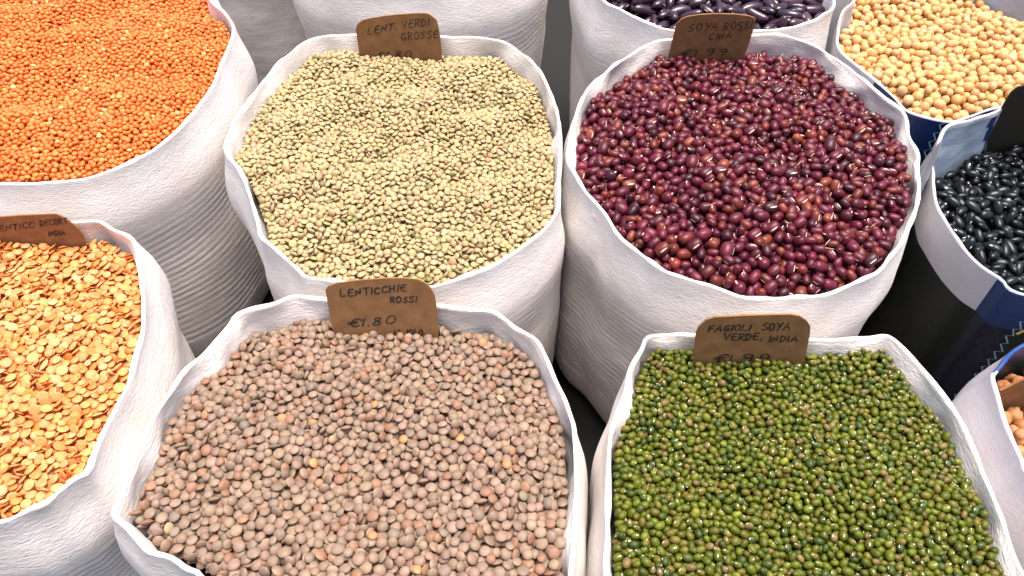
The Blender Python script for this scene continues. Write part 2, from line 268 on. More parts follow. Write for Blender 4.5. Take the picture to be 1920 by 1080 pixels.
def make_sack(key, label, straight=False, ribs=1.0, col_fn=None, mat=None, seed=0, crumple=1.0, inner_depth=.085):
    crest = CREST[key]; n2 = normals2(crest); cxy = crest[:, :2]; zc = crest[:, 2]
    low = lowpass(cxy, 3); cen = cxy.mean(0)
    others = [CREST[k][:, :2] for k in CREST if k != key]
    room = np.full(NCOL, 1.0)
    for o in others:
        if np.linalg.norm(o.mean(0) - cen) < .4: room = np.minimum(room, -poly_sd(cxy, o))
    room = np.convolve(np.r_[room[-4:], room, room[:4]], np.ones(9) / 9, 'valid')
    free = sstep((room - .004) / .022)                # 0 where a neighbour presses against this side
    bulge = np.clip(room / 2 - .0012, -.002, .0065) if not straight else np.zeros(NCOL)
    nz = Noise(100 + seed); nz2 = Noise(200 + seed); nz3 = Noise(300 + seed)
    zc = zc + Noise(400 + seed)(np.c_[cxy, zc], .10) * .0009 * (0 if straight else min(crumple, 1.1))
    calm = np.ones(NCOL)
    if key in CARDS:                                  # the wall lies flat behind its card
        cb = np.array(CARDS[key]['base'])[:2] / 1000
        dd = np.linalg.norm(cxy - cb, axis=1); calm = sstep((dd - .030) / .02)
    rows = []; kind = []
    def row(xy, z): rows.append(np.c_[xy, np.broadcast_to(z, len(xy))])
    # inner face, from inside the contents up to the rim
    for d in np.r_[np.linspace(inner_depth, .004, 26)]:
        P = np.c_[cxy, zc - d]
        fold = (nz(P * [1, 1, .35], .045) * .0016 + nz2(P, .016) * .0005) * min(1, d / .012) * crumple * calm
        row(cxy - n2 * (THICK + .10 * d * calm - fold)[:, None], zc - d)
    kind += [0] * len(rows)
    # rolled hem
    hem = nz3(np.c_[cxy, zc], .024) * .0005 * crumple
    for a in np.linspace(math.pi, 0, 9):
        r = THICK / 2
        row(cxy - n2 * (r - math.cos(a) * (r + hem * .4))[:, None], zc - r * .9 + math.sin(a) * (r + hem) - .0 * r)
    kind += [1] * 9
    # outer face down to the base
    ds = np.r_[np.linspace(.004, .034, 14), np.arange(.0355, .2, .00125)]
    H = zc.mean()
    ds = ds[ds < H - .03]
    for d in ds:
        z = zc * (1 - d / H)                          # all rim points reach the ground together
        f = sstep((d - .02) / .10) * (0 if straight else .6) * free
        if not straight: f = f[:, None]
        xy = cxy * (1 - .55 * f) + low * .55 * f if not straight else cxy.copy()
        P = np.c_[xy, z * np.ones(NCOL)]
        off = bulge * sstep(d / .045)
        if not straight: off = off - ((.0025 + .45 * bulge) * sstep((d - .04) / .06) + .004 * sstep((d - .10) / .13)) * free + .0012 * (1 - free) * sstep((d - .03) / .05)
        off = off + (nz(P * [1, 1, .5], .07) * .0010 + nz2(P, .02) * .0001) * min(1, d / .02) * crumple * (0.25 if straight else 1)
        if ribs:
            ph = d / .0064 + nz3(P, .12) * .30
            env = sstep((d - .042) / .016) * np.clip(.85 + .35 * nz2(P * [1, 1, 3], .07), .2, 1.3)
            rid = np.abs(np.sin(np.pi * ph)) ** .45
            off = off + ribs * .00062 * env * (rid - .7)
        row(xy + n2 * off[:, None], z)
    kind += [2] * len(ds)
    last = rows[-1]; zl = last[:, 2].mean()
    for a in np.linspace(.25, 1, 6):                  # rounded foot
        q = last[:, :2] - n2 * (.018 * (1 - math.cos(a * math.pi / 2)))
        row(q, np.maximum(zl * (1 - math.sin(a * math.pi / 2)), .0006))
    kind += [3] * 6
    V = np.vstack(rows); nr = len(rows); F = []; fc = []
    idx = np.arange(nr * NCOL).reshape(nr, NCOL)
    a = idx[:-1]; b = idx[1:]
    F = np.stack([a, np.roll(a, -1, 1), np.roll(b, -1, 1), b], -1)[:, :, ::-1].reshape(-1, 4)
    kr = np.repeat(np.array(kind[1:]), NCOL)
    faces = F.tolist() + [idx[-1].tolist()]
    col = None
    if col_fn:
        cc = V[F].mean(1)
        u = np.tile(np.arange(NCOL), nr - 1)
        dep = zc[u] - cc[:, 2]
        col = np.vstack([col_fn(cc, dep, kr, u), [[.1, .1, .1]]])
    hem_face = np.r_[kr == 1, False]
    def subset(sel):
        fs = [faces[i] for i in np.nonzero(sel)[0]]; used = np.unique(np.concatenate([np.array(f) for f in fs]))
        mp = np.zeros(len(V), int); mp[used] = np.arange(len(used))
        return V[used], [[int(mp[v]) for v in f] for f in fs], (None if col is None else col[sel])
    v_, f_, c_ = subset(~hem_face)
    o = mesh_obj("sack", v_, f_, mat or M_PAPER, col=c_)
    v_, f_, c_ = subset(hem_face)
    mesh_obj("rolled_hem", v_, f_, mat or M_PAPER, parent=o, col=c_)
    tag(o, label, "sack", "sacks of pulses standing close together")
    SACK_BVH.append(BVHTree.FromPolygons([tuple(v) for v in V], faces))
    o["_key"] = key
    return o

SEEDS = {}
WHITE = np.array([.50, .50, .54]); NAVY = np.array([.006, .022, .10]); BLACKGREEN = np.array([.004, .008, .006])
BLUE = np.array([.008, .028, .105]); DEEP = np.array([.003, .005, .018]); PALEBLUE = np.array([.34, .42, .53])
nzp = Noise(901)
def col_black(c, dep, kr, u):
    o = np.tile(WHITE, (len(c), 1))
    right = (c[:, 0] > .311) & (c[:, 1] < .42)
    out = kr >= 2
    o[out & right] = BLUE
    lowr = out & (dep > .0322)  # outer wall turns dark below the top band
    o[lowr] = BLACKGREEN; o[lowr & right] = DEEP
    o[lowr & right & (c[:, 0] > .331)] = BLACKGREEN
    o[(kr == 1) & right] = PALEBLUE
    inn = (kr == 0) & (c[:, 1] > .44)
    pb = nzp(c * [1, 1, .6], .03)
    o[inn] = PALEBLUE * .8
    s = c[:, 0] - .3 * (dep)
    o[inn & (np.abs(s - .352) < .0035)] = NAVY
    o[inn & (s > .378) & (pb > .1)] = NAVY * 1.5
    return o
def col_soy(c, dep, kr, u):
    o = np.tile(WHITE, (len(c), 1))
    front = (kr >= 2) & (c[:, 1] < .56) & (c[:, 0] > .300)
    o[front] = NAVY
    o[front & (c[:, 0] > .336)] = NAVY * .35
    inn = (kr == 0) & (c[:, 1] > .6)
    o[inn & (c[:, 0] > .31)] = PALEBLUE * .9
    o[inn & (c[:, 0] > .352) & (c[:, 0] < .452)] = BLACKGREEN
    o[(kr == 0) & (np.abs(c[:, 0] - .301) < .003) & (c[:, 1] > .6)] = NAVY
    return o
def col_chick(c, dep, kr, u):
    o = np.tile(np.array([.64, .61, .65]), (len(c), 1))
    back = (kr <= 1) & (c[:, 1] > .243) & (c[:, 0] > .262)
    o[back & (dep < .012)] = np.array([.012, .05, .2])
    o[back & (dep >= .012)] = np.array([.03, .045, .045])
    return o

sacks = {}
sacks['brown'] = make_sack('brown', "white paper sack of brown lentils with the LENTICCHIE ROSSI card", seed=1, crumple=1.15)
sacks['mung'] = make_sack('mung', "white paper sack of green mung beans", seed=2, crumple=1.1)
sacks['green'] = make_sack('green', "white paper sack of pale green lentils with the LENT. VERDI GROSSE card", seed=3)
sacks['azuki'] = make_sack('azuki', "white paper sack of dark red adzuki beans", seed=4, crumple=1.2)
sacks['orange'] = make_sack('orange', "large white paper sack of whole orange lentils", seed=5, crumple=.6)
sacks['peeled'] = make_sack('peeled', "white paper sack of flat split yellow-orange lentils", seed=6, ribs=.8)
sacks['kidney'] = make_sack('kidney', "white paper sack of long dark purple kidney beans", seed=7, crumple=.7)
sacks['plain'] = make_sack('plain', "plain white sack behind the pale green lentils, its top cut off by the photo", seed=8, crumple=.6)
sacks['plain2'] = make_sack('plain2', "plain grey-white sack in the gap between the orange lentils and another plain sack", seed=9, ribs=.15, crumple=1.4)
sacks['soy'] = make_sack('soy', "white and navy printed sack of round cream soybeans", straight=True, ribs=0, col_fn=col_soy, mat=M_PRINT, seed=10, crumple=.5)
sacks['black'] = make_sack('black', "white and blue printed sack, dark below the top band, of glossy black beans", straight=True, ribs=0, col_fn=col_black, mat=M_PRINT, seed=11, crumple=.6)
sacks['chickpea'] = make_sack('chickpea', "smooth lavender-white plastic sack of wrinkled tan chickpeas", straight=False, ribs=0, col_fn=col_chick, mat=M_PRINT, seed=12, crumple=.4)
for o in sacks.values(): del o["_key"]

def ribbon(pts, width, normal, lift, name, mat, parent):
    """Flat strip along a polyline, lifted off the surface it is printed on."""
    P = [Vector(p) for p in pts]; N = Vector(normal); V = []; F = []
    for i, p in enumerate(P):
        t = (P[min(i + 1, len(P) - 1)] - P[max(i - 1, 0)]).normalized()
        s = N.cross(t).normalized() * width / 2
        V += [p + s + N * lift, p - s + N * lift]
    F = [(2 * i, 2 * i + 1, 2 * i + 3, 2 * i + 2) for i in range(len(P) - 1)]
    return mesh_obj(name, V, F, mat, parent, smooth=False)
M_PALE = plain("pale blue print", (.22, .36, .46), .5)
M_YELLOW = plain("yellow print", (.55, .45, .05), .5)
nb = Vector((-.235, -.97, 0)).normalized()
ribbon([Vector(p) / 1000 for p in MARKS['black_zigzag']], .0011, nb, .0012, "zigzag_line", M_PALE, sacks['black'])
ribbon([Vector(p) / 1000 for p in MARKS['black_stripe']], .0022, nb, .0012, "yellow_stripe", M_YELLOW, sacks['black'])
ribbon([Vector(p) / 1000 for p in MARKS['soy_zigzag']], .0011, nb, .0010, "zigzag_line", M_PALE, sacks['soy'])

# ------------------------------------------------------------------ ground
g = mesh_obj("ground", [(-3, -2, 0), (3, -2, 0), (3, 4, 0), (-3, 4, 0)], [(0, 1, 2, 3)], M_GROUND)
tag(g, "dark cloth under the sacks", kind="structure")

# ------------------------------------------------------------------ price cards with hand lettering
GLYPH = {  # strokes in a unit box
 'A': [[(0, 0), (.32, 1), (.62, 0)], [(.1, .36), (.54, .36)]],
 'C': [[(.58, .86), (.4, 1), (.18, .93), (.04, .6), (.06, .25), (.25, .02), (.46, .02), (.62, .16)]],
 'D': [[(.06, 0), (.06, 1)], [(0, .98), (.36, .92), (.58, .6), (.5, .22), (.25, .02), (0, 0)]],
 'E': [[(.58, .98), (.06, 1), (.06, 0), (.6, .02)], [(.06, .52), (.5, .54)]],
 'F': [[(.06, 0), (.08, 1), (.62, 1)], [(.07, .52), (.5, .54)]],
 'G': [[(.58, .86), (.4, 1), (.16, .9), (.03, .55), (.08, .2), (.28, 0), (.52, .1), (.56, .42), (.34, .42)], [(.56, .42), (.6, 0)]],
 'H': [[(.06, 0), (.06, 1)], [(.56, 0), (.56, 1)], [(.06, .5), (.56, .54)]],
 'I': [[(.3, 0), (.32, 1)]],
 'K': [[(.06, 0), (.06, 1)], [(.56, 1), (.08, .46), (.58, 0)]],
 'L': [[(.08, 1), (.05, 0), (.58, .04)]],
 'N': [[(.05, 0), (.06, 1), (.54, 0), (.56, 1)]],
 'O': [[(.3, 1), (.1, .86), (.02, .5), (.12, .12), (.32, 0), (.54, .14), (.62, .5), (.52, .88), (.3, 1)]],
 'R': [[(.06, 0), (.06, 1)], [(0, .96), (.36, 1), (.56, .78), (.42, .52), (.1, .48), (.6, 0)]],
 'S': [[(.56, .88), (.36, 1), (.12, .9), (.1, .66), (.34, .52), (.54, .34), (.5, .1), (.26, 0), (.04, .12)]],
 'T': [[(0, .98), (.64, 1)], [(.32, 1), (.32, 0)]],
 'V': [[(.02, 1), (.3, 0), (.6, 1)]],
 'Y': [[(.02, 1), (.3, .5)], [(.62, 1), (.16, -.12)]],
 'U': [[(.04, 1), (.06, .3), (.2, .02), (.42, .02), (.56, .3), (.58, 1)]],
 'X': [[(.02, 1), (.6, 0)], [(.6, 1), (.02, 0)]],
 '.': [[(.12, .04), (.16, .0)]], ',': [[(.2, .14), (.08, -.2)]],
 '1': [[(.12, .76), (.36, 1), (.3, 0)]],
 '8': [[(.32, .54), (.1, .72), (.18, .96), (.42, .98), (.54, .76), (.32, .54), (.06, .3), (.14, .04), (.42, .0), (.58, .24), (.32, .54)]],
 '9': [[(.56, .72), (.36, .52), (.12, .62), (.12, .9), (.36, 1), (.56, .86), (.54, .4), (.3, 0)]],
 '0': [[(.3, 1), (.1, .86), (.04, .5), (.12, .12), (.32, 0), (.54, .14), (.6, .5), (.5, .88), (.3, 1)]],
 'a': [], '€': [[(.62, .92), (.4, 1), (.2, .8), (.14, .5), (.2, .2), (.42, 0), (.66, .1)], [(-.05, .6), (.5, .62)], [(-.05, .4), (.46, .42)]],
}
def soften(st):
    """Chaikin rounding so pen strokes bend instead of breaking."""
    if len(st) < 4: return st
    for _ in range(2):
        q = [st[0]]
        for a, b in zip(st[:-1], st[1:]):
            q += [tuple(.75 * x + .25 * y for x, y in zip(a, b)), tuple(.25 * x + .75 * y for x, y in zip(a, b))]
        st = q + [st[-1]]
    return st

def make_card(key, label, pen=.62, seed=0, mat=None):
    pen *= 1.12
    c = CARDS[key]; rr = random.Random(seed)
    ol = [(x / 1000, y / 1000) for x, y in c['outline']]
    area = sum(ol[i - 1][0] * ol[i][1] - ol[i][0] * ol[i - 1][1] for i in range(len(ol)))
    if area < 0: ol = ol[::-1]
    # round the traced corners a little more
    fine = []
    for i in range(len(ol)):
        a, b = ol[i], ol[(i + 1) % len(ol)]
        k = max(1, int(math.hypot(b[0] - a[0], b[1] - a[1]) / .004))
        for j in range(k): fine.append((a[0] + (b[0] - a[0]) * j / k, a[1] + (b[1] - a[1]) * j / k))
    bow = lambda x: 14.0 * (x - .0) ** 2 * .05
    n = len(fine); th = .0011
    V = [(x, y, 0) for x, y in fine] + [(x, y, -th) for x, y in fine]
    F = [list(range(n)), list(range(2 * n - 1, n - 1, -1))] + [[i, n + i, n + (i + 1) % n, (i + 1) % n] for i in range(n)]
    o = mesh_obj("price_card", V, F, mat or M_CARD, smooth=False)
    tag(o, label, "price card", "hand-lettered cardboard price cards")
    lean, yaw = math.radians(c['lean']), math.radians(c['yaw'])
    U = Vector((math.cos(yaw), math.sin(yaw), 0)); Hh = Vector((-math.sin(yaw), math.cos(yaw), 0))
    Vv = Vector((0, 0, 1)) * math.cos(lean) + Hh * math.sin(lean); Nn = U.cross(Vv)
    B = Vector(c['base']) / 1000
    o.matrix_world = Matrix(((U.x, Vv.x, Nn.x, B.x), (U.y, Vv.y, Nn.y, B.y), (U.z, Vv.z, Nn.z, B.z), (0, 0, 0, 1)))
    for (s, org, e, upv) in c['lines']:
        org, e, upv = (np.array(v) / 1000 for v in (org, e, upv))
        adv = [.34 if ch in '.,I1' else (.5 if ch == ' ' else .82) for ch in s]; tot = sum(adv) - .16
        x = 0; LV = []; LF = []
        hgt = np.linalg.norm(upv); wid = np.linalg.norm(e) / tot
        for ch, ad in zip(s, adv):
            jx, jy, js, rot = rr.uniform(-.03, .03), rr.uniform(-.05, .05), rr.uniform(.92, 1.08), rr.uniform(-.05, .05)
            for st in GLYPH.get(ch, []):
                off = -.22 if ch in 'I1' else 0
                pts = [org + e / tot * (x + jx + (p[0] + off) * js + rot * p[1]) + upv * (jy + p[1] * js) for p in soften(st)]
                w0 = pen / 1000 * rr.uniform(.85, 1.2); b0 = len(LV)
                for i, p in enumerate(pts):
                    t = pts[min(i + 1, len(pts) - 1)] - pts[max(i - 1, 0)]; t = t / (np.linalg.norm(t) + 1e-9)
                    s2 = np.array([-t[1], t[0]]) * w0 / 2 * rr.uniform(.8, 1.15)
                    if i == 0: p = p - t * w0 / 3
                    if i == len(pts) - 1: p = p + t * w0 / 3
                    LV += [(*(p + s2), .00018), (*(p - s2), .00018)]
                LF += [(b0 + 2 * i, b0 + 2 * i + 1, b0 + 2 * i + 3, b0 + 2 * i + 2) for i in range(len(pts) - 1)]
            x += ad
        l = mesh_obj("lettering", LV, LF, M_INK, smooth=False)
        l.parent = o
    o.update_tag()
    P = [o.matrix_world @ Vector(v) for v in V]
    SACK_BVH.append(BVHTree.FromPolygons([tuple(p) for p in P], F))
    return o

cards = {}
cards['brown'] = make_card('brown', "brown card lettered LENTICCHIE ROSSI standing in the brown lentils", .8, 1)
cards['mung'] = make_card('mung', "brown card lettered FAGIOLI SOYA VERDE, INDIA standing in the mung beans", .85, 2)
cards['green'] = make_card('green', "brown card lettered LENT. VERDI GROSSE standing in the pale green lentils", .7, 3)
cards['azuki'] = make_card('azuki', "dark brown card lettered SOYA ROSSI CINA standing in the red adzuki beans", .75, 4)
cards['peeled'] = make_card('peeled', "reddish card lettered LENTICC DECORT INDIA standing in the split lentils", .7, 5)
cards['black'] = make_card('black', "unlettered card with shade painted into its colour, standing in the black beans", .7, 6, plain("olive card darkened for shade", (.035, .028, .012), .8, 300))  # shaded face: the shade is put into this card's base colour
cards['chickpea'] = make_card('chickpea', "brown card corner sticking up behind the chickpeas", .7, 7)

# ------------------------------------------------------------------ seeds: one low-poly shape per variety (unit axes)
def lens(nseg, prof):
    """Solid of revolution: prof = [(r, z)] from top pole to bottom pole."""
    V = [(0, 0, prof[0][1])]
    for r, z in prof[1:-1]: V += [(r * math.cos(2 * math.pi * i / nseg), r * math.sin(2 * math.pi * i / nseg), z) for i in range(nseg)]
    V.append((0, 0, prof[-1][1])); T = []; m = len(prof) - 2
    for i in range(nseg):
        j = (i + 1) % nseg
        T.append((0, 1 + i, 1 + j)); b = 1 + (m - 1) * nseg; T.append((len(V) - 1, b + j, b + i))
        for k in range(m - 1):
            a, c = 1 + k * nseg, 1 + (k + 1) * nseg
            T += [(a + i, c + i, c + j), (a + i, c + j, a + j)]
    return np.array(V, float), np.array(T), np.zeros(len(V))

def bean(nu, nv, ex=2.0, bend=0.0, taper=0.0, hil=None, wob=0.0, seed=0):
    """Bean along x: ex > 2 makes blunt ends, bend curves it, hil = (length, width) pale seam on the -y side."""
    V = [(1, 0, 0)]; T = []
    th = np.linspace(0, math.pi, nv + 1)[1:-1]
    for t in th:
        cx = math.copysign(abs(math.cos(t)) ** (2 / ex), math.cos(t)); r = abs(math.sin(t)) ** (2 / ex)
        for i in range(nu):
            a = 2 * math.pi * i / nu; V.append((cx, r * math.cos(a), r * math.sin(a)))
    V.append((-1, 0, 0)); m = len(th)
    for i in range(nu):
        j = (i + 1) % nu
        T.append((0, 1 + i, 1 + j)); b = 1 + (m - 1) * nu; T.append((len(V) - 1, b + j, b + i))
        for k in range(m - 1):
            a, c = 1 + k * nu, 1 + (k + 1) * nu
            T += [(a + i, c + i, c + j), (a + i, c + j, a + j)]
    V = np.array(V, float)
    if wob: V *= (1 + wob * Noise(seed)(V, 1.3))[:, None]
    if taper: V[:, 1:] *= (1 + taper * V[:, :1])
    mark = np.zeros(len(V))
    if hil:
        Lh, Wh = hil; HV = []
        for x in np.linspace(-Lh, Lh, 5):
            r = (1 - abs(x) ** ex) ** (1 / ex); w_ = Wh * math.sqrt(max(0.05, 1 - (x / Lh) ** 2 * .9))
            for s in (-1, 0, 1):
                a = s * w_ / max(r, .3); HV.append((x, -r * math.cos(a) * (1.035 if s == 0 else .99), r * math.sin(a) * (1.035 if s == 0 else .99)))
        b = len(V); V = np.vstack([V, HV]); mark = np.r_[mark, np.ones(len(HV))]
        for k in range(4):
            for s in (0, 1):
                p = b + 3 * k + s; T += [(p, p + 3, p + 4), (p, p + 4, p + 1)]
    V[:, 1] += bend * (V[:, 0] ** 2 - .4)
    return V, np.array(T), mark

LENT = lambda ns: lens(ns, [(0, 1), (.5, .86), (.82, .46), (1, .07), (1, -.07), (.82, -.46), (.5, -.86), (0, -1)])
LENT_S = lambda ns: lens(ns, [(0, 1), (.62, .74), (1, .06), (1, -.06), (.62, -.74), (0, -1)])
SPLIT = lambda ns: lens(ns, [(0, .8), (.6, .56), (.93, .06), (.97, -.22), (.6, -.36), (0, -.36)])
FAT = lambda ns: lens(ns, [(0, 1), (.6, .82), (.97, .28), (.97, -.28), (.6, -.82), (0, -1)])

# variety: shape, half axes (mm), size spread, tilt spread (deg), colours (weight, rgb), material numbers, edge depths and dome (mm)
KINDS = {
 'brown': dict(name='brown_lentil', tpl=[LENT(11)], ax=(2.75, 2.75, 1.25), sv=.10, tilt=30,
    cols=[(.84, (.228, .158, .112)), (.11, (.235, .130, .080)), (.04, (.18, .14, .105)), (.006, (.42, .20, .09)), (.003, (.38, .27, .16))], rough=.55, spec=.35, back=15, front=6, dome=11,
    label="loose brown lentil among the brown lentils of the LENTICCHIE ROSSI sack", cat="lentil"),
 'green': dict(name='green_lentil', tpl=[LENT_S(9)], ax=(2.35, 2.35, 1.06), sv=.10, tilt=30,
    cols=[(.70, (.40, .31, .165)), (.18, (.35, .29, .13)), (.08, (.40, .27, .14)), (.02, (.17, .17, .06)), (.02, (.48, .26, .14))], rough=.5, spec=.35, back=19, front=9, dome=13,
    label="loose pale green lentil in the LENT. VERDI GROSSE sack", cat="lentil"),
 'orange': dict(name='orange_lentil', tpl=[FAT(8)], ax=(2.2, 2.2, 1.38), sv=.08, tilt=30,
    cols=[(.72, (.68, .165, .036)), (.2, (.72, .215, .055)), (.06, (.62, .13, .02)), (.02, (.78, .38, .15))], rough=.5, spec=.3, back=18, front=7, dome=14,
    label="loose whole orange lentil in the large sack of orange lentils", cat="lentil"),
 'peeled': dict(name='split_lentil', tpl=[SPLIT(11)], lim=.5, ax=(2.8, 2.8, .92), sv=.13, tilt=34, flip=True,
    cols=[(.60, (.72, .285, .10)), (.26, (.70, .22, .058)), (.12, (.74, .35, .15)), (.02, (.64, .18, .03))], rough=.5, spec=.3, back=13, front=8, dome=8,
    label="loose flat split lentil in the sack of yellow-orange split lentils", cat="lentil"),
 'mung': dict(name='mung_bean', tpl=[bean(9, 7, 2.25, hil=(.3, .13)), bean(9, 7, 2.6, hil=(.32, .12)), bean(9, 6, 2.1, hil=(.28, .13))], ax=(2.3, 1.78, 1.76), sv=.11, tilt=22,
    cols=[(.58, (.078, .096, .007)), (.20, (.108, .096, .013)), (.15, (.040, .062, .008)), (.05, (.135, .10, .032)), (.04, (.13, .15, .015))], rough=.40, spec=.28, cv=.15, back=10, front=6, dome=9, mark=(.66, .65, .54),
    label="loose green mung bean in the FAGIOLI SOYA VERDE sack", cat="bean"),
 'azuki': dict(name='adzuki_bean', tpl=[bean(10, 8, 2.4, hil=(.46, .14)), bean(10, 8, 2.9, hil=(.5, .13), taper=.05), bean(10, 8, 2.2, hil=(.44, .13), wob=.03, seed=3)], ax=(4.3, 3.35, 3.25), sv=.12, tilt=22,
    cols=[(.64, (.084, .0082, .0195)), (.18, (.115, .017, .014)), (.135, (.042, .006, .012)), (.04, (.16, .036, .022)), (.0015, (.17, .17, .05))], rough=.39, spec=.34, cv=.17, back=18, front=7, dome=19, mark=(.66, .54, .43),
    label="loose dark red adzuki bean in the SOYA ROSSI sack", cat="bean"),
 'kidney': dict(name='kidney_bean', tpl=[bean(10, 9, 2.3, bend=.42, hil=(.22, .12)), bean(10, 9, 2.2, bend=.3, hil=(.22, .12))], ax=(10.2, 4.6, 4.2), sv=.09, tilt=14,
    cols=[(.6, (.030, .012, .026)), (.25, (.05, .02, .036)), (.15, (.018, .009, .018))], rough=.2, spec=.6, back=20, front=14, dome=10, mark=(.35, .3, .28),
    label="long glossy dark purple kidney bean in the sack behind the adzuki beans", cat="bean"),
 'soy': dict(name='soybean', tpl=[bean(11, 8, 2.0, wob=.015, seed=1), bean(11, 8, 2.1, wob=.03, seed=2), bean(11, 8, 2.0, taper=.07)], ax=(4.45, 3.95, 3.85), sv=.09, tilt=25,
    cols=[(.74, (.60, .35, .145)), (.18, (.62, .385, .185)), (.08, (.58, .29, .095))], rough=.48, spec=.35, back=30, front=4, dome=6,
    label="round cream soybean in the white and navy printed sack", cat="bean"),
 'black': dict(name='black_bean', tpl=[bean(11, 9, 2.2, bend=.12, hil=(.17, .13)), bean(11, 9, 2.1, bend=.2, hil=(.17, .13))], ax=(5.8, 3.5, 3.1), sv=.1, tilt=18,
    cols=[(.8, (.006, .009, .011)), (.2, (.010, .014, .017))], rough=.27, spec=.33, back=17, front=6, dome=7, mark=(.68, .66, .58),
    label="glossy black bean in the dark printed sack", cat="bean"),  # the printed sack's outer wall turns dark below its top band
 'chickpea': dict(name='chickpea', tpl=[bean(13, 10, 2.0, wob=.11, seed=11, taper=.12), bean(13, 10, 2.0, wob=.12, seed=12, taper=.1)], ax=(4.9, 4.3, 4.2), sv=.08, tilt=40,
    cols=[(.7, (.36, .155, .06)), (.3, (.42, .20, .09))], rough=.55, spec=.3, back=22, front=10, dome=6,
    label="wrinkled tan chickpea in the lavender-white plastic sack", cat="chickpea"),
}
WORDS = dict(brown=["grey-brown lentil", "reddish brown lentil", "dark brown lentil", "stray bright orange lentil", "pale tan lentil"],
    green=["pale beige-green lentil", "olive-tinted pale lentil", "pinkish beige lentil", "dark green lentil", "rusty orange lentil"],
    orange=["whole orange lentil", "light orange lentil", "deep red-orange lentil", "pale peach lentil"],
    peeled=["flat yellow-orange split lentil", "flat deep orange split lentil", "flat pale peach split lentil", "flat red-orange split lentil"],
    mung=["green mung bean", "olive-brown mung bean", "dark green mung bean", "brown mung bean", "bright yellow-green mung bean"],
    azuki=["dark red adzuki bean", "brick red adzuki bean", "nearly black adzuki bean", "orange-brown adzuki bean", "stray green bean"],
    kidney=["long dark purple kidney bean", "long reddish purple kidney bean", "long nearly black kidney bean"],
    soy=["round cream soybean", "pale cream soybean", "amber soybean"], black=["glossy black bean", "glossy blue-black bean"],
    chickpea=["wrinkled tan chickpea", "wrinkled pale tan chickpea"])
WHERE = dict(brown="in the sack marked LENTICCHIE ROSSI", green="in the sack marked LENT. VERDI GROSSE", orange="in the large sack of orange lentils",
    peeled="in the sack marked LENTICC DECORT", mung="in the sack marked FAGIOLI SOYA VERDE", azuki="in the sack marked SOYA ROSSI CINA",
    kidney="in the sack behind the adzuki beans", soy="in the navy printed sack", black="in the printed sack with the dark lower wall", chickpea="in the lavender-white sack")
GROUPS = {k: v['name'].replace('_', ' ') + "s lying loose in their sack" for k, v in KINDS.items()}

def rot(tilt, spin, yaw):
    return (Matrix.Rotation(yaw, 3, 'Z') @ Matrix.Rotation(tilt, 3, 'Y') @ Matrix.Rotation(spin, 3, 'X'))

CAMP = np.array(cam.location); cr = cam.rotation_euler.to_matrix()
FWD = np.array(cr @ Vector((0, 0, -1))); UPV = np.array(cr @ Vector((0, 1, 0)))
def frame_uv(P):
    q = P - CAMP; d = q @ FWD
    return np.stack([960 + 1450 * q[..., 0] / d, 540 - 1450 * (q @ UPV) / d], -1), d

